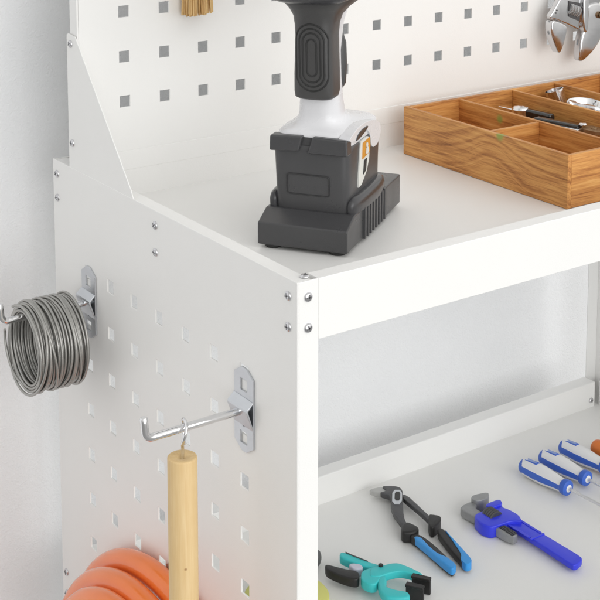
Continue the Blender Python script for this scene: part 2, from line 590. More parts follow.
# peg panel
peg_x = [0.0429 + 0.03652 * i for i in range(16)]
peg_z = [0.0506 + 0.03652 * j for j in range(12)]
bm = bmesh.new()
perforated(bm, 0.0035, W - 0.0035, 0.0002, 0.52, 0.304, 0.3052, peg_x, peg_z, 0.0047, 1)
obj('peg_panel', bm, 'white_paint', world_to=bench, smooth=False)
bm = bmesh.new()
box(bm, 0.0132, W - 0.0132, 0.3031, 0.3039, -0.0060, 0.0098)
obj('panel_flange', bm, 'white_paint', world_to=bench, smooth=False, bevel=0.0005)
for s in (0, 1):
    bm = bmesh.new()
    a, b = (0.0018, 0.0034) if not s else (W - 0.0034, W - 0.0018)
    box(bm, a, b, 0.304, 0.3165, 0.0005, 0.52)
    obj('panel_edge', bm, 'white_paint', world_to=bench, smooth=False, bevel=0.0004)
    bm = bmesh.new()
    a, b = (0.0002, 0.0011) if not s else (W - 0.0011, W - 0.0002)
    prism(bm, [(0.2115, -0.0012), (0.3195, -0.0012), (0.3195, 0.1075), (0.3165, 0.1085), (0.3043, 0.1075), (0.2155, 0.0055)], a, b, axis=0)
    obj('gusset', bm, 'white_paint', world_to=bench, smooth=False, bevel=0.0004)


# ---- screws: pan heads with a cross recess
def screw_mesh():
    bm = bmesh.new()
    r = 0.0031
    lathe(bm, [(r, 0.0), (r, 0.0004), (r * .93, 0.0009), (r * .72, 0.0014), (r * .4, 0.0017), (r * .1, 0.00175)], 20)
    for f in bm.faces:
        f.material_index = 0
    n0 = len(bm.faces)
    a = 0.00042
    for ang in (0.5, 0.5 + PI / 2):
        vs = box(bm, -r * .62, r * .62, -a, a, 0.0011, 0.00182)
        bmesh.ops.rotate(bm, cent=(0, 0, 0), matrix=Matrix.Rotation(ang, 3, 'Z'), verts=vs)
    bm.faces.ensure_lookup_table()
    for f in bm.faces[n0:]:
        f.material_index = 1
    return bm


screw0 = obj('screw', screw_mesh(), ['screw_metal', 'screw_slot'], bench)
SIDE, FRONT, TOP = (0, -R(90), 0), (R(90), 0, 0), (0, 0, 0)
screws = [(0, y, z, SIDE) for y in (0.0094, 0.1785, 0.3420) for z in (-0.0110, -0.0310)]
screws += [(0.0002, 0.3122, 0.0208, SIDE), (0.0002, 0.3122, 0.1006, SIDE)]
screws += [(0.0082, 0, z, FRONT) for z in (-0.0107, -0.0306)] + [(W - 0.0082, 0, z, FRONT) for z in (-0.0107, -0.0306)]
screws += [(0, y, z, SIDE) for y in (0.0094, 0.3415) for z in (SZ - 0.0115, SZ - 0.0310)]
screws += [(0.0105, 0.0070, -0.0003, TOP), (W - 0.0105, 0.0070, -0.0003, TOP)]
screws += [(0.0240, 0.3335, SZ - 0.020, FRONT), (W - 0.0240, 0.3335, SZ - 0.020, FRONT)]
for i, (x, y, z, rot) in enumerate(screws):
    s = screw0 if i == 0 else screw0.copy()
    if i:
        COL.objects.link(s)
        s.parent = bench
    s.location = (x, y, z + 0.80)
    s.rotation_euler = rot
    s.rotation_euler.rotate_axis('Z', random.uniform(-0.6, 0.6))


# ---------------------------------------------------------------- peg hooks
def hook_root(y, z, label):
    root = empty('peg_hook', (-0.0002, y, z), 0, label, 'hook', 'steel peg hooks on the side panel')
    # plate with chamfered ends, two square holes and a rivet hole
    bm = bmesh.new()
    outer = [(-0.0115, -0.0235), (-0.0115, 0.0235), (-0.0028, 0.0290), (0.0028, 0.0290), (0.0115, 0.0235), (0.0115, -0.0235), (0.0028, -0.0290), (-0.0028, -0.0290)]
    q = 0.0042
    holes = [[(-q, c - q), (q, c - q), (q, c + q), (-q, c + q)] for c in (0.0170, -0.0195)]
    holes.append([(0.0023 * math.cos(t * PI / 6), -0.0095 + 0.0023 * math.sin(t * PI / 6)) for t in range(12)])
    edges = []
    for lp in [outer] + holes:
        vs = [bm.verts.new((-0.0014, a, b)) for a, b in lp]
        for i in range(len(vs)):
            edges.append(bm.edges.new((vs[i], vs[(i + 1) % len(vs)])))
    bmesh.ops.triangle_fill(bm, use_beauty=True, use_dissolve=True, edges=edges)
    ext = bmesh.ops.extrude_face_region(bm, geom=list(bm.faces))
    bmesh.ops.translate(bm, vec=(0.0014, 0, 0), verts=[g for g in ext['geom'] if isinstance(g, bmesh.types.BMVert)])
    obj('plate', bm, 'zinc', root, smooth=False, bevel=0.0002)
    # folded bracket that holds the rod
    bm = bmesh.new()
    sec = [(-0.0014, 0.0092), (-0.0064, 0.0046), (-0.0068, 0.0034), (-0.0066, 0.0024), (-0.0014, -0.0112), (-0.0014, -0.0090), (-0.0050, 0.0026), (-0.0049, 0.0040), (-0.0014, 0.0078)]
    prism(bm, [(a, b) for a, b in sec], -0.0118, 0.0118, axis=1)
    obj('bracket', bm, 'zinc', root, smooth=False, bevel=0.0005)
    bm = bmesh.new()
    pts = [(-0.002, 0, 0.0)] + [(-0.0690 * t, 0, 0.0) for t in (0.3, 0.6, 0.9, 1.0)]
    for k in range(1, 9):
        a = k / 8 * R(84)
        pts.append((-0.0690 - 0.0055 * math.sin(a), 0, 0.0055 * (1 - math.cos(a))))
    pts += [(-0.0749, 0, 0.0100), (-0.0753, 0, 0.0138), (-0.0754, 0, 0.0147)]
    tube(bm, pts, [0.0026] * (len(pts) - 2) + [0.0026, 0.0019], 24)
    obj('rod', bm, 'chrome', root, angle=50)
    return root


hook_root(0.2865, -0.1020, 'steel peg hook carrying the grey wire coil on the side panel')
hook_root(0.0595, -0.1042, 'steel peg hook with a bright rod, carrying the pale wooden rod')
hook_root(0.1560, -0.2885, 'steel peg hook low on the side panel behind the orange hose loops')

# ---------------------------------------------------------------- coil of wire
coil = empty('wire_coil', (-0.036, 0.2865, -0.1635), 0, 'coil of grey galvanised wire hanging on the rearmost peg hook of the side panel', 'wire')
bm = bmesh.new()
rw = 0.00108
cy, cz = 0.2865, -0.1272
layers = [(0.0281, 18), (0.0301, 21), (0.0321, 21)]
x_lo, x_hi = -0.0560, -0.0170
for li, (rad, turns) in enumerate(layers):
    pts = []
    n = turns * 44
    ph = random.uniform(0, 6.28)
    jit = [(random.uniform(-1, 1), random.uniform(-1, 1), random.uniform(0, 6.28)) for _ in range(turns + 2)]
    for i in range(n + 1):
        t = i / n
        k = t * turns
        a = 2 * PI * k + ph
        j0 = jit[int(k)]; j1 = jit[int(k) + 1]; f = k - int(k); f = f * f * (3 - 2 * f)
        dx = (j0[0] * (1 - f) + j1[0] * f) * 0.0008
        dr = (j0[1] * (1 - f) + j1[1] * f) * 0.0005
        x = x_lo + (x_hi - x_lo) * t if li % 2 == 0 else x_hi + (x_lo - x_hi) * t
        x += dx + 0.0012 * math.sin(a + j0[2] * (1 - f) + j1[2] * f)
        r_ = rad + dr
        pts.append((x, cy + r_ * math.cos(a) * 0.99, cz + r_ * math.sin(a) * 1.03))
    tube(bm, pts, rw, 8)
# loose cross-wound turns on the outside
for q in range(9):
    x0 = x_lo + (x_hi - x_lo) * (q + 0.5) / 9
    tilt = random.uniform(-0.006, 0.006)
    ph = random.uniform(0, 6.28)
    rr_ = 0.0338 + random.uniform(0, 0.0009)
    pts = [(x0 + tilt * math.sin(2 * PI * i / 60 + ph), cy + rr_ * math.cos(2 * PI * i / 60), cz + rr_ * 1.03 * math.sin(2 * PI * i / 60)) for i in range(60)]
    tube(bm, pts, rw, 8, closed=True)
# the loose end
tube(bm, smoothpath([(-0.0500, cy - 0.0140, cz - 0.0285), (-0.0535, cy - 0.0020, cz - 0.0322), (-0.0562, cy + 0.0120, cz - 0.0308), (-0.0578, cy + 0.0240, cz - 0.0225), (-0.0584, cy + 0.0312, cz - 0.0090), (-0.0586, cy + 0.0326, cz + 0.0030), (-0.0590, cy + 0.0308, cz + 0.0056)]), rw, 8)
obj('wire', bm, 'wire_metal', world_to=coil, angle=60, normals=False)

# ---------------------------------------------------------------- wooden rod on its eye
rod = empty('wooden_rod', (-0.047, 0.0615, -0.60), 0, 'round pale wooden rod hanging by a metal eye from the front peg hook', 'rod')
bm = bmesh.new()
rd = 0.0096
lathe(bm, [(rd, -0.60), (rd, -0.124), (rd * 0.97, -0.1232), (rd * 0.90, -0.1228), (0.0032, -0.1236), (0.0012, -0.1250)], 48,
      Matrix.Translation((-0.0482, 0.0595, 0)))
obj('shaft', bm, 'dowel_wood', world_to=rod, angle=45)
bm = bmesh.new()
X0, Y0 = -0.0466, 0.0595
# eye screwed into the top, its ring passing over the hook rod
eye = [(X0 - 0.0015, Y0, -0.1260), (X0 - 0.0012, Y0, -0.1175), (X0 - 0.0030, Y0 - 0.0030, -0.1130), (X0 - 0.0030, Y0 - 0.0062, -0.1070), (X0 - 0.0010, Y0 - 0.0050, -0.1012),
       (X0 + 0.0008, Y0, -0.0996), (X0 + 0.0022, Y0 + 0.0050, -0.1012), (X0 + 0.0026, Y0 + 0.0062, -0.1070), (X0 + 0.0020, Y0 + 0.0040, -0.1135), (X0 + 0.0002, Y0 + 0.0012, -0.1160)]
tube(bm, smoothpath(eye, 8), 0.00115, 12)
obj('eye', bm, 'chrome', world_to=rod, angle=60)

# ---------------------------------------------------------------- orange hose
hose = empty('hose', (-0.03, 0.155, -0.56), 0, 'thick orange hose coiled in loops low on the perforated side panel', 'hose')
bm = bmesh.new()
pts = []
spec = [(-0.0112, 0.1560, -0.4125, 0.1427), (-0.0305, 0.1530, -0.4085, 0.1325), (-0.0485, 0.1445, -0.3860, 0.1078)]
nseg = 96
for i in range(3 * nseg + 1):
    k = i / nseg
    a = PI / 2 + 2 * PI * k + PI          # start at the bottom
    s = min(int(k), 2); f = k - s
    cur = spec[s]; nxt = spec[min(s + 1, 2)]
    w = max(0.0, (f - 0.80) / 0.20); w = w * w * (3 - 2 * w)
    v = [c * (1 - w) + d * w for c, d in zip(cur, nxt)]
    pts.append((v[0], v[1] + v[3] * math.cos(a), v[2] + v[3] * math.sin(a)))
tube(bm, pts, 0.0094, 28)
obj('coil', bm, 'hose_orange', world_to=hose, angle=70, normals=False)

# ---------------------------------------------------------------- cordless drill on its battery
drill = empty('cordless_drill', (0.0998, 0.0822, -0.028), R(35), 'grey and white cordless drill standing upright on its dark battery in the top tray', 'drill')
bm = bmesh.new()
prof = [(0.0, 0.0028), (0.0, 0.0190), (0.0170, 0.0258), (0.1310, 0.0258), (0.1310, 0.0028)]
lo = prism(bm, prof, 0.0, 0.0680, axis=1)
pack = obj('battery_pack', bm, 'dark_plastic', drill, smooth=False, bevel=0.0012, seg=3)
for w0, w1, wb in ((-0.0018, 0.001, -0.0004), (0.067, 0.0698, 0.0684)):
    bm = bmesh.new()
    prism(bm, [(0.0365, 0.0028), (0.0930, 0.0028), (0.0930, 0.0262), (0.0365, 0.0262)], min(wb, 0.034), max(wb, 0.034), axis=1)
    for k in range(8):
        u = 0.0370 + 0.0071 * k
        box(bm, u, u + 0.0034, w0, w1, 0.0024, 0.0266)
    obj('grip_ribs', bm, 'dark_plastic', pack, smooth=False, bevel=0.0006)
bm = bmesh.new()
box(bm, 0.0925, 0.1312, -0.0008, 0.0688, 0.0030, 0.0262)
obj('end_block', bm, 'dark_plastic', pack, smooth=False, bevel=0.0010)
for u, w in ((0.0078, 0.0095), (0.0078, 0.0585), (0.118, 0.010), (0.118, 0.058)):
    bm = bmesh.new()
    lathe(bm, [(0.0054, 0.0), (0.0062, 0.0008), (0.0062, 0.0040)], 20, Matrix.Translation((u, w, 0)))
    obj('rubber_foot', bm, 'black_rubber', pack)
for w in (0.0045, 0.0635):
    bm = bmesh.new()
    loft(bm, [(0.0255, 0.058, w, 0.0385, 0.0064, 2.6), (0.0310, 0.058, w, 0.0388, 0.0066, 2.6), (0.0345, 0.058, w, 0.0375, 0.0056, 2.5), (0.0362, 0.058, w, 0.0345, 0.0038, 2.3), (0.0366, 0.058, w, 0.031, 0.0020, 2.3)], 64)
    obj('release_button', bm, 'dark_plastic_gloss', drill, angle=60)
# foot: dark cover
bm = bmesh.new()
loft(bm, [(0.0255, 0.0570, 0.0335, 0.0385, 0.0285, 9), (0.0275, 0.0570, 0.0335, 0.0390, 0.0288, 9), (0.0500, 0.0570, 0.0338, 0.0400, 0.0291, 9),
          (0.0690, 0.0572, 0.0340, 0.0412, 0.0296, 9), (0.0725, 0.0572, 0.0340, 0.0412, 0.0296, 9), (0.0740, 0.0570, 0.0340, 0.0405, 0.0290, 8)], 96)
prism(bm, [(0.0170, 0.0300), (0.0170, 0.0450), (0.0235, 0.0450), (0.0235, 0.0300)], 0.0725, 0.0800)
obj('foot_cover', bm, 'dark_plastic', drill, angle=50)
bm = bmesh.new()
for w0, w1, sk in ((0.0385, 0.0640, 1), (0.0045, 0.0345, -1)):
    e0, e1 = (w0, w0 + 0.0025) if sk == 1 else (w1, w1 - 0.0025)
    if sk == 1:
        out = [(w0, 0.0815), (w0 + 0.0030, 0.0700), (w1, 0.0690), (w1 - 0.0005, 0.0806)]
    else:
        out = [(w0, 0.0690), (w1 + 0.0005, 0.0690), (w1 - 0.0035, 0.0815), (w0 + 0.0005, 0.0806)]
    prism(bm, out, 0.0132, 0.0240, axis=0)
obj('latch_band', bm, 'dark_plastic', drill, smooth=False, bevel=0.0014, seg=3)
# recessed outline on the front of the cover
bm = bmesh.new()


def front_u(z):
    return 0.0185 + (0.0160 - 0.0185) * (z - 0.0255) / 0.044


cor = [(0.0195, 0.0375), (0.0515, 0.0375), (0.0515, 0.0525), (0.0195, 0.0525)]
path = []
for i in range(4):
    (a, b), (c, d) = cor[i], cor[(i + 1) % 4]
    for k in range(16):
        t = 0.06 + 0.88 * k / 15
        w, z = a + (c - a) * t, b + (d - b) * t
        path.append((front_u(z) - 0.0006, w, z))
tube(bm, path, 0.00042, 8, closed=True)
obj('panel_seam', bm, 'seam_dark', drill, angle=70)
# white body shell: foot top, neck and front of the handle
bm = bmesh.new()
loft(bm, [(0.0735, 0.0578, 0.0340, 0.0405, 0.0288, 7), (0.0780, 0.0580, 0.0340, 0.0405, 0.0289, 6.5), (0.0812, 0.0578, 0.0340, 0.0402, 0.0286, 5.5), (0.0832, 0.0570, 0.0340, 0.0385, 0.0268, 4.6),
          (0.0850, 0.0555, 0.0338, 0.0350, 0.0238, 3.6), (0.0870, 0.0510, 0.0336, 0.0280, 0.0204, 3.0), (0.0895, 0.0460, 0.0334, 0.0215, 0.0182, 2.7), (0.0925, 0.0428, 0.0332, 0.0180, 0.0168, 2.5), (0.0960, 0.0410, 0.0330, 0.0160, 0.0160, 2.5),
          (0.1050, 0.0390, 0.0328, 0.0150, 0.0152, 2.5), (0.1200, 0.0375, 0.0326, 0.0150, 0.0140, 2.5), (0.1400, 0.0370, 0.0325, 0.0155, 0.0134, 2.5), (0.1600, 0.0400, 0.0324, 0.0180, 0.0140, 2.5), (0.1790, 0.0480, 0.0324, 0.0250, 0.0170, 2.6)], 80)
obj('body_shell', bm, 'white_plastic', drill, angle=60)
bm = bmesh.new()
prism(bm, rounded([(0.0150, 0.0800), (0.0300, 0.0765), (0.0335, 0.0800), (0.0560, 0.0800), (0.0655, 0.0740), (0.0690, 0.0640), (0.0740, 0.0615), (0.0850, 0.0620), (0.0930, 0.0700), (0.0900, 0.0775), (0.0720, 0.0840), (0.0420, 0.0865), (0.0200, 0.0830)], 2), 0.0036, 0.0120, axis=1)
obj('shell_wing', bm, 'white_plastic', drill, angle=30, bevel=0.0024, seg=5)

# dark grip
GR = [(0.1075, 0.0285, 0.0327, 0.0100, 0.0128, 3.0), (0.1090, 0.0290, 0.0327, 0.0118, 0.0146, 4.2), (0.1130, 0.0290, 0.0326, 0.0126, 0.0151, 4.4), (0.1250, 0.0284, 0.0325, 0.0132, 0.0149, 4.4),
      (0.1400, 0.0278, 0.0323, 0.0138, 0.0144, 4.2), (0.1540, 0.0276, 0.0322, 0.0144, 0.0140, 4.0), (0.1620, 0.0280, 0.0322, 0.0158, 0.0146, 3.6),
      (0.1680, 0.0300, 0.0323, 0.0190, 0.0164, 2.8), (0.1730, 0.0350, 0.0324, 0.0260, 0.0200, 2.8), (0.1775, 0.0420, 0.0324, 0.0350, 0.0250, 3.0), (0.1830, 0.0440, 0.0324, 0.0380, 0.0270, 3.0)]
bm = bmesh.new()
loft(bm, GR, 80)
grip = obj('grip', bm, 'dark_rubber', drill, angle=60)


def grip_u(w, z):
    for A, B in zip(GR, GR[1:]):
        if A[0] <= z <= B[0]:
            f = (z - A[0]) / (B[0] - A[0])
            v = [p * (1 - f) + q * f for p, q in zip(A, B)]
            d = min(1, abs(w - v[2]) / v[4])
            return v[1] - v[3] * (1 - d ** v[5]) ** (1 / v[5])
    return 0.015


for hw, hh in ((0.0118, 0.0245), (0.0092, 0.0212), (0.0066, 0.0180), (0.0036, 0.0135)):
    bm = bmesh.new()
    path = []
    for i in range(72):
        t = 2 * PI * i / 72
        a, b = sup(hw, hw, 2, t)
        z = 0.1388 + b + math.copysign(hh - hw, math.sin(t))
        path.append((a, z))
    dense = []
    for i in range(72):
        (a, z), (c, d) = path[i], path[(i + 1) % 72]
        n = 6 if abs(z - d) > 0.004 else 1
        for k in range(n):
            dense.append((a + (c - a) * k / n, z + (d - z) * k / n))
    tube(bm, [(grip_u(0.0318 + a, z) + 0.0002, 0.0318 + a, z) for a, z in dense], 0.00072, 8, closed=True)
    obj('grip_groove', bm, 'groove_dark', grip, angle=70)
bm = bmesh.new()
loft(bm, [(0.1080, 0.0520, 0.0325, 0.0030, 0.0100, 2.5), (0.1140, 0.0530, 0.0325, 0.0052, 0.0135, 2.8), (0.1280, 0.0535, 0.0325, 0.0058, 0.0140, 2.8), (0.1440, 0.0530, 0.0325, 0.0058, 0.0135, 2.8), (0.1540, 0.0525, 0.0325, 0.0040, 0.0105, 2.5), (0.1570, 0.0520, 0.0325, 0.0020, 0.0070, 2.5)], 32)
obj('front_pad', bm, 'dark_rubber', drill, angle=60)
bm = bmesh.new()
loft(bm, [(0.158, 0.064, 0.0324, 0.0060, 0.0065, 2.5), (0.162, 0.066, 0.0324, 0.0080, 0.0080, 2.5), (0.178, 0.066, 0.0324, 0.0100, 0.0085, 2.5), (0.184, 0.064, 0.0324, 0.0100, 0.0085, 2.5)], 32)
obj('trigger', bm, 'black_rubber', drill, angle=60)
# motor housing, along the drill
bm = bmesh.new()
hz = 0.2105
loft(bm, [(-0.0060, 0.0322, hz, 0.0200, 0.0190, 3), (-0.0050, 0.0322, hz, 0.0270, 0.0255, 3.4), (-0.0015, 0.0322, hz, 0.0320, 0.0298, 3.7), (0.0040, 0.0322, hz, 0.0345, 0.0320, 4), (0.0200, 0.0322, hz, 0.0350, 0.0326, 4), (0.0260, 0.0322, hz, 0.0345, 0.0320, 4)], 80, axis=0)
obj('rear_cap', bm, 'dark_plastic_gloss', drill, angle=60)
bm = bmesh.new()
loft(bm, [(0.0255, 0.0322, hz, 0.0325, 0.0300, 3.6), (0.1000, 0.0322, hz, 0.0320, 0.0295, 3.2), (0.1350, 0.0322, hz, 0.0270, 0.0260, 2.4), (0.1450, 0.0322, hz, 0.0240, 0.0240, 2.2)], 64, axis=0)
obj('motor_housing', bm, 'white_plastic', drill, angle=60)
bm = bmesh.new()
loft(bm, [(0.1440, 0.0322, hz, 0.0190, 0.0190, 2), (0.1500, 0.0322, hz, 0.0205, 0.0205, 2), (0.1700, 0.0322, hz, 0.0205, 0.0205, 2), (0.1860, 0.0322, hz, 0.0120, 0.0120, 2), (0.1900, 0.0322, hz, 0.0080, 0.0080, 2)], 48, axis=0)
obj('chuck', bm, 'black_rubber', drill, angle=50)
# sticker panel on the side of the foot
bm = bmesh.new()
prism(bm, [(0.0370, 0.0405), (0.0440, 0.0410), (0.0560, 0.0480), (0.0620, 0.0560), (0.0640, 0.0720), (0.0580, 0.0740), (0.0420, 0.0740), (0.0395, 0.0600)], 0.0034, 0.0050, axis=1)
obj('label_frame', bm, 'label_white', drill, smooth=False, bevel=0.0003)
bm = bmesh.new()
prism(bm, [(0.0445, 0.0600), (0.0610, 0.0615), (0.0630, 0.0660), (0.0620, 0.0725), (0.0455, 0.0718)], 0.0028, 0.0036, axis=1)
obj('orange_label', bm, 'label_orange', drill, smooth=False)
bm = bmesh.new()
lathe(bm, [(0.0019, 0), (0.0019, 0.0006)], 16, Matrix.Translation((0.0530, 0.0026, 0.0688)) @ Matrix.Rotation(R(90), 4, 'X'))
prism(bm, rounded([(0.0500, 0.0620), (0.0575, 0.0625), (0.0560, 0.0670), (0.0515, 0.0670)], 1), 0.0020, 0.0026, axis=1)
obj('label_mark', bm, 'label_white', drill, smooth=False)
bm = bmesh.new()
prism(bm, [(0.0470, 0.0480), (0.0530, 0.0500), (0.0545, 0.0585), (0.0490, 0.0580)], 0.0028, 0.0036, axis=1)
obj('label_print', bm, 'groove_dark', drill, smooth=False)
bm = bmesh.new()
prism(bm, rounded([(0.0300, 0.0760), (0.0560, 0.0795), (0.0590, 0.0825), (0.0420, 0.0825), (0.0320, 0.0800)], 1), 0.0030, 0.0046, axis=1)
obj('lamp_window', bm, 'dark_plastic_gloss', drill, smooth=False, bevel=0.0004)

# ---------------------------------------------------------------- wooden organiser box
BX0, BX1, BY0, BY1 = 0.3092, 0.6240, 0.0745, 0.2775
BZ = -0.0278
BH = 0.0436
boxr = empty('wooden_box', (BX0, BY0, BZ), 0, 'wooden organiser box with open compartments at the right end of the top tray', 'box')
t = 0.0042


def plank(name, x0, x1, y0, y1, z0, z1, mat, parent=boxr):
    cxx, cyy = x0 - BX0, y0 - BY0
    bm = bmesh.new()
    box(bm, 0, x1 - x0, 0, y1 - y0, 0, z1 - z0)
    o = obj(name, bm, mat, parent, smooth=False, bevel=0.0005)
    o.location = (cxx, cyy, z0 - BZ)
    return o


plank('side', BX0, BX0 + t, BY0, BY1, BZ, BZ + BH, 'box_wood_along')
plank('side', BX1 - t, BX1, BY0, BY1, BZ, BZ + BH, 'box_wood_along')
plank('side', BX0 + t, BX1 - t, BY0, BY0 + t, BZ, BZ + BH - 0.0003, 'box_wood_across')
plank('side', BX0 + t, BX1 - t, BY1 - t, BY1, BZ, BZ + BH - 0.0003, 'box_wood_across')
plank('bottom', BX0 + t, BX1 - t, BY0 + t, BY1 - t, BZ + 0.0002, BZ + 0.0040, 'box_wood_across')
DV = [0.3712, 0.4380, 0.4935, 0.5570]
for x in DV:
    plank('divider', x, x + 0.0036, BY0 + t, BY1 - t, BZ + 0.0040, BZ + BH - 0.0008, 'box_wood_stained' if x == DV[0] else 'box_wood_divider')
plank('divider', BX0 + t, DV[0], 0.1690, 0.1726, BZ + 0.0040, BZ + BH - 0.0014, 'box_wood_across')

# dark-handled tool lying in the second compartment
tool = empty('folding_tool', (0.40, 0.20, BZ + 0.004), 0, 'black and chrome folding tool lying in the second compartment of the wooden box', 'hand tool')
ZF = BZ + 0.0042


def bar(bm, x0, y0, x1, y1, w, z0, z1):
    d = Vector((x1 - x0, y1 - y0)); n = Vector((-d.y, d.x)).normalized() * w / 2
    prism(bm, [(x0 - n.x, y0 - n.y), (x1 - n.x, y1 - n.y), (x1 + n.x, y1 + n.y), (x0 + n.x, y0 + n.y)], z0, z1)


bm = bmesh.new()
bar(bm, 0.4235, 0.2390, 0.4265, 0.2080, 0.0085, ZF + 0.010, 0.0062)
obj('handle', bm, 'black_gloss', world_to=tool, smooth=False, bevel=0.0028, seg=3)
bm = bmesh.new()
bar(bm, 0.4105, 0.2140, 0.4205, 0.1680, 0.0085, ZF + 0.006, 0.0052)
obj('handle', bm, 'black_gloss', world_to=tool, smooth=False, bevel=0.0022, seg=3)
bm = bmesh.new()
bar(bm, 0.4075, 0.2175, 0.4180, 0.1640, 0.0125, ZF, 0.0030)
bar(bm, 0.4165, 0.2660, 0.4205, 0.2380, 0.0085, ZF + 0.004, 0.0046)
lathe(bm, [(0.0075, ZF), (0.0085, ZF + 0.004), (0.0085, 0.0046), (0.0070, 0.0070), (0.002, 0.0076)], 28, Matrix.Translation((0.4215, 0.2440, 0)))
lathe(bm, [(0.0035, 0.0050), (0.0040, 0.0066), (0.002, 0.0074)], 20, Matrix.Translation((0.4215, 0.1660, 0)))
obj('frame', bm, 'chrome', world_to=tool, smooth=False, bevel=0.0012, seg=3)
bm = bmesh.new()
prism(bm, rounded([(0.4160, 0.1650), (0.4190, 0.1440), (0.4330, 0.1480), (0.4330, 0.1690)], 1), 0.0000, 0.0036)
lathe(bm, [(0.0030, 0.0032), (0.0030, 0.0046), (0.0020, 0.0046), (0.0020, 0.0034)], 20, Matrix.Translation((0.4250, 0.1560, 0)))
obj('end_plate', bm, 'brass_reflection_tan', world_to=tool, smooth=False, bevel=0.0006)

# chrome cup and ring in the third compartment
bm = bmesh.new()
MX = Matrix.Translation((0.4815, 0.2530, -0.0060)) @ Matrix.Rotation(R(-12), 4, 'Y') @ Matrix.Rotation(R(-14), 4, 'X')
lathe(bm, [(0.0080, -0.0150), (0.0086, -0.0140), (0.0088, -0.004), (0.0090, 0.0140), (0.0094, 0.0200), (0.0086, 0.0200), (0.0080, 0.0100), (0.0076, -0.008), (0.002, -0.009)], 40, MX)
tag(obj('metal_cup', bm, 'chrome', smooth=True, angle=50), 'small polished metal cup tilted in the third compartment of the wooden box', 'cup')
bm = bmesh.new()
MX = Matrix.Translation((0.4700, 0.2080, 0.0020)) @ Matrix.Rotation(R(10), 4, 'X')
lathe(bm, [(0.0150, -0.0190), (0.0180, -0.0120), (0.0188, 0.0000), (0.0196, 0.0060), (0.0192, 0.0072), (0.0180, 0.0062), (0.0172, -0.002), (0.0155, -0.0110), (0.0120, -0.0145), (0.001, -0.0150)], 56, MX)
tag(obj('metal_bowl', bm, 'chrome', smooth=True, angle=50), 'round polished metal bowl beside the tilted cup in the wooden box', 'bowl')

# ---------------------------------------------------------------- adjustable wrench on the peg panel
aw = empty('adjustable_wrench', (0.545, 0.290, 0.032), 0, 'chrome adjustable wrench hanging jaws down on the peg panel above the wooden box', 'wrench')


def mm(pts):
    return [(a / 1000.0, b / 1000.0) for a, b in pts]


def offset_outline(pts, d):
    """move every side of a coarse outline inwards by d (mitred, miter length limited)"""
    k = len(pts)
    ar = sum(pts[i][0] * pts[(i + 1) % k][1] - pts[(i + 1) % k][0] * pts[i][1] for i in range(k))
    sg = 1 if ar > 0 else -1
    out = []
    for i in range(k):
        a, b, c = Vector(pts[i - 1]), Vector(pts[i]), Vector(pts[(i + 1) % k])
        n1 = Vector((-(b - a).y, (b - a).x)).normalized() * sg
        n2 = Vector((-(c - b).y, (c - b).x)).normalized() * sg
        m = (n1 + n2)
        m = m.normalized() if m.length > 1e-6 else n1
        out.append(tuple(b + m * (d / max(0.6, m.dot(n1)))))
    return out


def pill(bm, pts, h0, h1, axis, inset=0.0025, n=2, shrink=0.0, seg=4):
    """a slab with the given outline and rounded rims on both faces"""
    if shrink:
        pts = offset_outline(pts, shrink)
    pts = rounded(pts, n)
    vs = prism(bm, pts, h0, h1, axis)
    k = len(pts)
    bmesh.ops.recalc_face_normals(bm, faces=bm.faces)
    rim = []
    for loop in (vs[:k], vs[k:]):
        for q in range(k):
            e_ = bm.edges.get((loop[q], loop[(q + 1) % k]))
            if e_:
                rim.append(e_)
    bmesh.ops.bevel(bm, geom=rim, offset=min(inset, (h1 - h0) * 0.48), offset_type='OFFSET', segments=seg, profile=0.5,
                    affect='EDGES', clamp_overlap=True)
    bmesh.ops.triangulate(bm, faces=[f for f in bm.faces if len(f.verts) > 4])


def awp(pts):
    """outline drawn on the wrench's own face, in millimetres"""
    return mm(pts)


bm = bmesh.new()
pill(bm, awp([(496.3, 75.5), (505.6, 73.2), (518.4, 67.8), (517.5, 60.0), (514.3, 50.5), (510.0, 42.0), (507.2, 41.5), (502.0, 50.5), (496.5, 61.0)]), 0.2812, 0.2912, 1, 0.0032, 2)
obj('movable_jaw', bm, 'steel_polished', world_to=aw, angle=40)
bm = bmesh.new()
pill(bm, awp([(494.5, 77.0), (501.2, 85.0), (510.0, 97.0), (521.2, 122.0), (566.0, 126.0), (570.0, 86.0), (545.0, 80.0), (539.0, 60.0), (521.0, 68.2), (505.6, 74.2)]), 0.2832, 0.2895, 1, 0.0014, 1)
obj('body', bm, 'steel_polished', world_to=aw, angle=40)
bm = bmesh.new()
pill(bm, awp([(538.0, 96.0), (545.5, 97.0), (546.5, 76.0), (545.5, 60.0), (541.5, 58.0), (538.5, 66.0)]), 0.2797, 0.2870, 1, 0.0016, 1)
obj('jaw_ridge', bm, 'steel_polished', world_to=aw, angle=40)
bm = bmesh.new()
pill(bm, awp([(543.0, 86.0), (566.0, 88.0), (572.0, 62.0), (566.5, 49.0), (555.3, 37.5), (542.0, 29.5), (536.0, 30.5), (537.0, 46.5), (539.0, 56.0), (543.0, 64.0)]), 0.2812, 0.2912, 1, 0.0032, 2)
obj('fixed_jaw', bm, 'steel_polished', world_to=aw, angle=40)
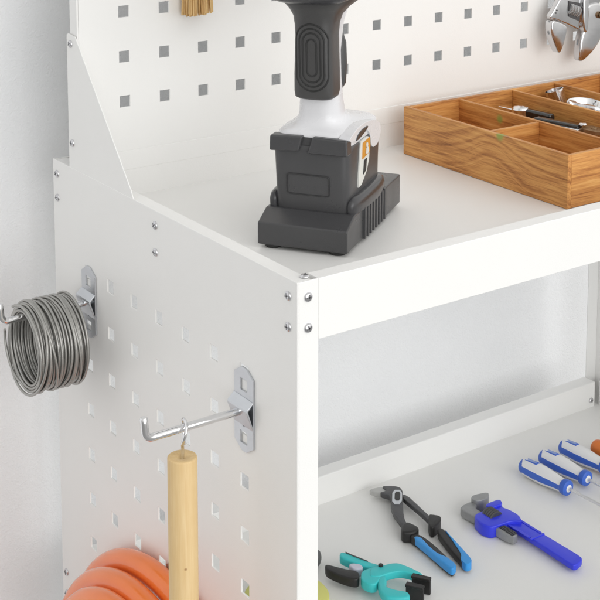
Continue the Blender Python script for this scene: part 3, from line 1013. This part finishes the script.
# worm with crossed knurling, set in its dark window
bm = bmesh.new()
prism(bm, awp([(520.0, 92.0), (536.5, 88.5), (535.5, 70.5), (520.5, 76.5)]), 0.2822, 0.2840, axis=1)
obj('window', bm, 'slot_dark', world_to=aw, smooth=False)
bm = bmesh.new()
MXk = Matrix.Translation((0.5280, 0.2862, 0.0820)) @ Matrix.Rotation(R(20), 4, 'Y') @ Matrix.Rotation(R(90), 4, 'Y')
rings = []
nk = 52
for i in range(25):
    z = -0.0072 + 0.0144 * i / 24
    ring = []
    for j in range(nk):
        tw = j + i * 1.15
        r_ = 0.0066 + 0.00045 * math.cos(PI * tw) * (1 if i % 4 < 3 else -0.6)
        a = 2 * PI * tw / nk
        ring.append(bm.verts.new(MXk @ Vector((r_ * math.cos(a), r_ * math.sin(a), z))))
    rings.append(ring)
for A, B in zip(rings, rings[1:]):
    for j in range(nk):
        bm.faces.new((A[j], A[(j + 1) % nk], B[(j + 1) % nk], B[j]))
bm.faces.new(rings[0][::-1]); bm.faces.new(rings[-1])
obj('adjusting_screw', bm, 'steel_cast', world_to=aw, smooth=False)
for x, z in ((0.5030, 0.0815), (0.5045, 0.0840)):
    bm = bmesh.new()
    lathe(bm, [(0.0008, 0), (0.0008, 0.0006)], 12, Matrix.Translation((x, 0.2832, z)) @ Matrix.Rotation(R(90), 4, 'X'))
    obj('face_dot', bm, 'slot_dark', world_to=aw)
bm = bmesh.new()
lathe(bm, [(0.0036, 0), (0.0036, 0.0040), (0.0028, 0.0048), (0.0006, 0.0050)], 28, Matrix.Translation((0.5650, 0.2805, 0.0740)) @ Matrix.Rotation(R(90), 4, 'X'))
obj('face_dot', bm, 'brass_reflection_tan', world_to=aw)  # stands in for a hole; its brown reflection is put into the colour
bm = bmesh.new()
pill(bm, awp([(526.0, 112.0), (562.0, 112.0), (560.0, 140.0), (556.0, 240.0), (548.0, 246.0), (538.0, 240.0), (534.0, 140.0)]), 0.2840, 0.2900, 1, 0.0018, 1)
obj('handle', bm, 'steel_polished', world_to=aw, angle=50)

# ---------------------------------------------------------------- straw brush on the peg panel
br = empty('straw_brush', (0.1045, 0.292, 0.117), 0, 'straw bristle brush hanging on the peg panel at the top edge', 'brush')
bm = bmesh.new()
for i in range(150):
    a = random.uniform(-1, 1); b = random.uniform(-1, 1)
    x1 = 0.1040 + a * 0.0118; y1 = 0.2925 + b * 0.0070
    x0 = 0.1040 + a * 0.0095; y0 = 0.2925 + b * 0.0060
    zb = 0.1170 + random.uniform(-0.0006, 0.0022)
    tube(bm, [(x0, y0, 0.165), ((x0 + x1) / 2 + random.uniform(-.0006, .0006), (y0 + y1) / 2, 0.140), (x1, y1, zb)], [0.0010, 0.0010, 0.0008], 6)
obj('bristles', bm, 'bristle_straw', world_to=br, angle=60)
bm = bmesh.new()
loft(bm, [(0.160, 0.1040, 0.2925, 0.0110, 0.0075, 3), (0.180, 0.1040, 0.2925, 0.0105, 0.0070, 3)], 40)
obj('ferrule', bm, 'zinc', world_to=br)
bm = bmesh.new()
loft(bm, [(0.179, 0.1040, 0.2925, 0.0098, 0.0064, 3), (0.200, 0.1040, 0.2925, 0.0080, 0.0060, 2.5), (0.220, 0.1040, 0.2925, 0.0055, 0.0050, 2), (0.290, 0.1040, 0.2925, 0.0060, 0.0050, 2), (0.296, 0.1040, 0.2925, 0.0030, 0.0030, 2)], 40)
obj('handle', bm, 'dowel_wood', world_to=br)

# ---------------------------------------------------------------- tools on the lower shelf
FZ = SZ - 0.028 + 0.0003
pl = empty('water_pump_pliers', (0.305, 0.23, FZ), 0, 'dark water pump pliers with light blue and black handles on the lower shelf', 'pliers')
bm = bmesh.new()
pill(bm, mm([(313.7, 311.6), (321.4, 307.4), (327.1, 302.3), (328.6, 296.6), (324.8, 288.9), (304.0, 263.3), (295.0, 250.2), (290.9, 240.4), (284.4, 240.7), (293.1, 270.2), (309.6, 290.4), (303.6, 302.5), (312.7, 301.9)]), FZ + 0.0040, FZ + 0.0092, 2, 0.0010, 1, shrink=0.0008)
obj('jaw', bm, 'steel_dark', world_to=pl, angle=50)
bm = bmesh.new()
pill(bm, mm([(301.5, 312.8), (304.5, 313.5), (314.5, 311.8), (317.0, 304.1), (312.6, 299.4), (303.8, 304.6)]), FZ + 0.0030, FZ + 0.0080, 2, 0.0010, 1)
obj('jaw_tip', bm, 'steel_worn', world_to=pl, angle=50)
bm = bmesh.new()
prism(bm, rounded(mm([(317.4, 297.4), (325.0, 292.0), (308.3, 271.8), (300.8, 277.1)]), 1), FZ + 0.0090, FZ + 0.0101)
obj('joint_plate', bm, 'zinc', world_to=pl, smooth=False, bevel=0.0003)
bm = bmesh.new()
prism(bm, rounded(mm([(316.6, 292.8), (321.0, 289.7), (310.8, 277.6), (306.6, 280.7)]), 1), FZ + 0.0095, FZ + 0.0104)
obj('joint_slot', bm, 'black_rubber', world_to=pl, smooth=False)
bm = bmesh.new()
pill(bm, mm([(318.0, 290.0), (327.5, 288.1), (321.5, 253.5), (318.2, 235.1), (310.1, 232.8), (314.0, 252.4)]), FZ + 0.0030, FZ + 0.0078, 2, 0.0010, 1, shrink=0.0012)
obj('lower_jaw_arm', bm, 'steel_dark', world_to=pl, angle=50)
for col, hnd, inlay in (
    ([(283.3, 243.7), (293.3, 246.5), (296.7, 231.6), (292.8, 226.0), (283.7, 224.3), (274.9, 230.4), (276.4, 236.1)],
     [(280.4, 230.6), (291.1, 225.9), (291.1, 205.6), (287.0, 181.1), (285.1, 168.5), (282.1, 164.3), (276.7, 162.3), (274.3, 164.8), (276.0, 182.4), (279.2, 206.0), (279.4, 219.1)],
     [(280.1, 222.7), (285.1, 223.3), (288.0, 218.1), (284.3, 201.8), (283.1, 189.7), (286.3, 180.3), (285.1, 168.5), (282.4, 164.1), (276.7, 162.3), (274.3, 164.8), (276.0, 182.4), (278.5, 205.2)]),
    ([(314.8, 242.9), (318.3, 243.3), (325.6, 233.9), (319.5, 226.9), (312.5, 223.4), (300.7, 220.6), (304.6, 231.7)],
     [(305.6, 222.6), (316.2, 222.2), (311.0, 205.2), (305.7, 184.9), (300.6, 165.3), (298.0, 162.0), (291.5, 160.2), (289.1, 164.4), (291.1, 171.9), (296.5, 193.9)],
     [(313.0, 216.8), (310.7, 205.2), (305.7, 184.9), (300.6, 165.3), (297.3, 161.2), (291.5, 160.2), (289.4, 163.0), (291.3, 171.3), (296.8, 176.3), (300.5, 184.8), (304.7, 196.2), (310.3, 210.8)])):
    bm = bmesh.new()
    pill(bm, mm(hnd), FZ + 0.0010, FZ + 0.0086, 2, 0.0024, 2, shrink=0.0013)
    h = obj('handle', bm, 'black_rubber', world_to=pl, angle=55)
    bm = bmesh.new()
    pill(bm, mm(inlay), FZ + 0.0022, FZ + 0.0093, 2, 0.0016, 2, shrink=0.0008)
    s = obj('blue_inlay', bm, 'blue_grip', world_to=pl, angle=55)
    s.parent = h
    bm = bmesh.new()
    pill(bm, mm(col), FZ, FZ + 0.0108, 2, 0.0022, 2, shrink=0.0014)
    s = obj('collar', bm, 'black_rubber', world_to=pl, angle=55)
    s.parent = h
pl.location += Vector((0.0022, 0.0042, 0.0))

# blue pipe wrench
pw = empty('pipe_wrench', (0.372, 0.18, FZ), 0, 'bright blue pipe wrench with a grey hook jaw on the lower shelf', 'pipe wrench')
bm = bmesh.new()
pill(bm, mm([(348.2, 217.4), (352.9, 221.3), (363.8, 221.4), (370.1, 225.9), (387.4, 225.5), (381.8, 215.7), (384.1, 209.2), (384.6, 197.0), (379.0, 186.3), (373.0, 193.3), (357.7, 194.4), (348.3, 195.5), (345.2, 205.6)]), FZ, FZ + 0.0118, 2, 0.0014, 1)
obj('head', bm, 'blue_paint', world_to=pw, angle=45)
bm = bmesh.new()
pill(bm, mm([(384.5, 206.3), (383.7, 184.0), (383.4, 167.5), (384.0, 139.5), (384.2, 115.1), (380.0, 110.4), (370.1, 107.6), (365.5, 109.9), (366.3, 128.7), (367.0, 157.5), (367.5, 190.6), (374.0, 204.0)]), FZ + 0.0030, FZ + 0.0085, 2, 0.0012, 1, shrink=0.0010)
bmesh.ops.translate(bm, vec=(0.0012, 0.0030, 0.0), verts=bm.verts)
hd = obj('handle', bm, 'blue_paint', world_to=pw, angle=45)
bm = bmesh.new()
pill(bm, mm([(367.5, 223.0), (371.0, 226.5), (387.8, 226.0), (383.5, 217.5), (369.0, 218.0)]), FZ + 0.0060, FZ + 0.0138, 2, 0.0010, 1)
obj('jaw_lip', bm, 'blue_paint', world_to=pw, angle=45)
bm = bmesh.new()
box(bm, 0.3670, 0.3840, 0.1630, 0.1655, FZ + 0.0080, FZ + 0.0091)
box(bm, 0.3672, 0.3700, 0.1665, 0.2000, FZ + 0.0080, FZ + 0.0091)
box(bm, 0.3810, 0.3836, 0.1665, 0.2000, FZ + 0.0080, FZ + 0.0091)
s = obj('handle_rib', bm, 'blue_paint', world_to=pw, smooth=False, bevel=0.0004)
s.parent = hd
bm = bmesh.new()
pill(bm, mm([(350.5, 237.5), (353.0, 242.4), (367.7, 244.5), (369.0, 236.5), (362.6, 232.0), (363.6, 222.0), (364.6, 176.2), (355.5, 175.4), (353.0, 210.0)]), FZ + 0.0010, FZ + 0.0092, 2, 0.0012, 1)
hk = obj('hook_jaw', bm, 'steel_cast', world_to=pw, angle=45)
bm = bmesh.new()
pill(bm, mm([(366.0, 243.5), (371.8, 247.5), (389.7, 243.1), (384.0, 235.5), (373.0, 233.0), (366.5, 236.5)]), FZ + 0.0010, FZ + 0.0130, 2, 0.0008, 1, shrink=0.0008)
s = obj('jaw_block', bm, 'steel_cast', world_to=pw, angle=45)
s.parent = hk
bm = bmesh.new()
for k in range(9):
    yy = 0.1775 + k * 0.0018
    box(bm, 0.3570, 0.3632, yy, yy + 0.0011, FZ + 0.0086, FZ + 0.0101)
box(bm, 0.3572, 0.3630, 0.1770, 0.1945, FZ + 0.0085, FZ + 0.0095)
s = obj('shank_thread', bm, 'slot_dark', world_to=pw, smooth=False)
s.parent = hk
bm = bmesh.new()
prof = [(0.0086 if i % 2 else 0.0078, -0.0062 + 0.0124 * i / 10) for i in range(11)]
lathe(bm, prof, 40, Matrix.Translation((0.3655, 0.2125, FZ + 0.0075)) @ Matrix.Rotation(R(90), 4, 'X') @ Matrix.Rotation(0, 4, 'Z'))
obj('adjusting_nut', bm, 'slot_dark', world_to=pw, angle=20)

# teal spring clamp
cl = empty('spring_clamp', (0.22, 0.19, FZ), 0, 'teal spring clamp with black grips lying near the front post on the lower shelf', 'clamp')
bm = bmesh.new()
pill(bm, mm([(206.9, 234.6), (210.7, 236.8), (213.8, 233.6), (222.0, 208.8), (227.5, 199.7), (224.8, 192.5), (216.7, 197.8), (208.7, 215.5), (204.3, 229.7)]), FZ + 0.0045, FZ + 0.0125, 2, 0.0030, shrink=0.0010)
h = obj('upper_handle', bm, 'teal_plastic', world_to=cl, angle=55)
bm = bmesh.new()
pill(bm, mm([(213.5, 234.5), (215.5, 227.0), (221.5, 209.5), (220.0, 208.0), (214.0, 221.5), (211.8, 232.0)]), FZ + 0.0090, FZ + 0.0132, 2, 0.0010, shrink=0.0010)
s = obj('grip_pad', bm, 'grey_plastic', world_to=cl, angle=55); s.parent = h
bm = bmesh.new()
pill(bm, mm([(205.6, 201.5), (215.3, 201.0), (223.2, 199.3), (229.4, 196.4), (216.3, 184.4), (205.0, 176.4), (198.7, 179.6), (196.4, 190.5)]), FZ + 0.0050, FZ + 0.0135, 2, 0.0024, shrink=0.0010)
obj('body', bm, 'teal_plastic', world_to=cl, angle=55)
bm = bmesh.new()
pill(bm, mm([(185.8, 227.8), (190.1, 227.3), (197.8, 213.3), (206.6, 202.0), (197.0, 189.7), (188.3, 200.9), (182.4, 219.3)]), FZ + 0.0045, FZ + 0.0128, 2, 0.0030, shrink=0.0010)
obj('lower_handle', bm, 'black_rubber', world_to=cl, angle=55)
bm = bmesh.new()
pill(bm, mm([(203.0, 217.4), (208.4, 217.9), (215.2, 211.4), (212.5, 202.7), (202.9, 206.9)]), FZ + 0.0040, FZ + 0.0122, 2, 0.0030, shrink=0.0010)
obj('spring_cover', bm, 'lilac_plastic', world_to=cl, angle=55)
bm = bmesh.new()
pill(bm, mm([(212.9, 199.4), (219.0, 198.7), (234.1, 195.8), (240.7, 191.5), (245.2, 177.1), (246.8, 165.9), (241.4, 161.2), (237.0, 172.6), (232.0, 180.6), (221.2, 182.8), (211.3, 183.6), (204.8, 189.2)]), FZ + 0.0070, FZ + 0.0140, 2, 0.0020, shrink=0.0010)
obj('upper_jaw', bm, 'teal_plastic', world_to=cl, angle=55)
bm = bmesh.new()
pill(bm, mm([(213.9, 190.4), (222.4, 188.2), (217.2, 177.8), (210.4, 171.1), (214.5, 162.6), (221.6, 154.6), (216.4, 145.4), (207.1, 149.8), (198.6, 157.5), (200.0, 170.6)]), FZ + 0.0060, FZ + 0.0132, 2, 0.0020, shrink=0.0010)
obj('lower_jaw', bm, 'teal_plastic', world_to=cl, angle=55)
for a, b, c, d in ((0.2368, 0.1700, 0.2455, 0.1560), (0.2245, 0.1630, 0.2330, 0.1500)):
    bm = bmesh.new()
    bar(bm, a, b, c, d, 0.0028, FZ + 0.0002, FZ + 0.0135)
    bar(bm, a + 0.0006, b + 0.001, c + 0.0006, d + 0.001, 0.0058, FZ + 0.0118, FZ + 0.0140)
    obj('jaw_pad', bm, 'black_rubber', world_to=cl, smooth=False, bevel=0.0006)
bm = bmesh.new()
lathe(bm, [(0.0021, FZ + 0.010), (0.0021, FZ + 0.0152), (0.0015, FZ + 0.0157)], 20, Matrix.Translation((0.2235, 0.1960, 0)))
obj('pivot', bm, 'black_rubber', world_to=cl)
cl.location += Vector((0.0020, 0.0038, 0.0))


# screwdrivers: lathe handle with a blue stripe each side, collar, butt and inlay
def sd_handle(M, cols):
    bm = bmesh.new()
    sc_ = 1.22
    prof = [(0.0012, 0.0), (0.0034, 0.0004), (0.0048, 0.0012), (0.0056, 0.0022), (0.0062, 0.0036), (0.0066, 0.0054), (0.0069, 0.0080), (0.0072, 0.0160), (0.0074, 0.0250), (0.0071, 0.0340), (0.0064, 0.0430), (0.0057, 0.0510), (0.0054, 0.0570), (0.0060, 0.0585),
            (0.0062, 0.0610), (0.0060, 0.0640), (0.0046, 0.0650), (0.0030, 0.0652)]
    n = 96
    dense = []
    for (r0, z0), (r1, z1) in zip(prof, prof[1:]):
        m_ = max(1, int((z1 - z0) / 0.00045)) if z0 < 0.012 else 2
        dense += [(r0 + (r1 - r0) * q / m_, z0 + (z1 - z0) * q / m_) for q in range(m_)]
    prof = [(r * sc_, z * 0.94) for r, z in dense + [prof[-1]]]
    rings = lathe(bm, prof, n)
    bm.faces.ensure_lookup_table()
    for f in bm.faces:
        c = f.calc_center_median()
        a = math.degrees(math.atan2(c.y, c.x)) % 180
        stripe = a < 24 or a > 156
        if c.z > 0.0543 and c.z < 0.0620 and f.calc_area() < 1e-5:
            f.material_index = 1
        elif stripe and c.z < 0.0545:
            f.material_index = 1
        elif c.z < 0.0016 + 0.0060 * abs(math.cos(math.atan2(c.y, c.x))):
            f.material_index = 1
    return bm


SDG = 'screwdrivers in a row on the lower shelf'


def screwdriver(bx, by, ang, label, handle_mats, shaft_mat='clear_shaft'):
    root = empty('screwdriver', (bx, by, FZ), ang, label, 'screwdriver', SDG)
    Mz = Matrix.Translation((0, 0, 0.0092)) @ Matrix.Rotation(R(90), 4, 'X')       # handle runs along local -y, local z up
    bm = sd_handle(None, None)
    bmesh.ops.transform(bm, matrix=Mz, verts=bm.verts)
    obj('handle', bm, handle_mats, root, angle=50, normals=True)
    bm = bmesh.new()
    prism(bm, [(-0.0060, 0.0173), (-0.0215, 0.0187), (-0.0215, 0.0170), (-0.0060, 0.0150)], -0.0027, 0.0027, axis=0)
    inl = obj('inlay', bm, handle_mats[1], root, smooth=False, bevel=0.0005)
    bm = bmesh.new()
    prism(bm, [(-0.0085, 0.0178), (-0.0190, 0.0188), (-0.0190, 0.0170), (-0.0085, 0.0160)], -0.0014, 0.0014, axis=0)
    s = obj('inlay_window', bm, 'inlay_pale' if handle_mats[0] != 'orange_plastic' else 'orange_plastic', root, smooth=False, bevel=0.0002)
    s.parent = inl
    bm = bmesh.new()
    tube(bm, [(0, -0.0600, 0.0092), (0, -0.1330, 0.0092), (0, -0.1400, 0.0092)], [0.0016, 0.0016, 0.0013], 14)
    obj('blade', bm, shaft_mat, root, angle=50)
    return root


screwdriver(0.4570, 0.2690, R(3.0), 'blue and white screwdriver nearest the blue pipe wrench on the lower shelf', ['handle_white', 'handle_blue'])
screwdriver(0.4865, 0.2715, R(2.0), 'blue and white screwdriver between the two other blue and white ones', ['handle_white', 'handle_blue'])
screwdriver(0.5180, 0.2750, R(2.5), 'blue and white screwdriver next to the orange handled one', ['handle_white', 'handle_blue'])
screwdriver(0.5440, 0.2560, R(5.0), 'orange handled screwdriver at the end of the row on the lower shelf', ['orange_plastic', 'orange_plastic'])

# things half hidden behind the front post
bm = bmesh.new()
lathe(bm, [(0.0340, FZ), (0.0355, FZ + 0.0012), (0.0355, FZ + 0.0105), (0.0340, FZ + 0.0120), (0.0150, FZ + 0.0120), (0.0145, FZ + 0.0112), (0.0145, FZ + 0.0006)], 64, Matrix.Translation((0.1370, 0.2130, 0)), cap=False)
tag(obj('yellow_ring', bm, 'pale_yellow', angle=50), 'pale yellow round ring lying half hidden behind the front post on the lower shelf', 'ring')
bm = bmesh.new()
tube(bm, smoothpath([(0.150, 0.2860, FZ + 0.0072), (0.170, 0.2720, FZ + 0.0072), (0.1880, 0.2560, FZ + 0.0072), (0.1950, 0.2500, FZ + 0.0072), (0.1975, 0.2478, FZ + 0.0072)], 5),
     [0.006] * 5 + [0.0068] * 5 + [0.0072] * 5 + [0.0070, 0.0064, 0.0056, 0.0046, 0.0034] + [0.0016], 20)
tag(obj('grip_end', bm, 'grey_plastic', angle=60), 'dark grey rounded grip end showing just behind the white front post', 'tool grip')
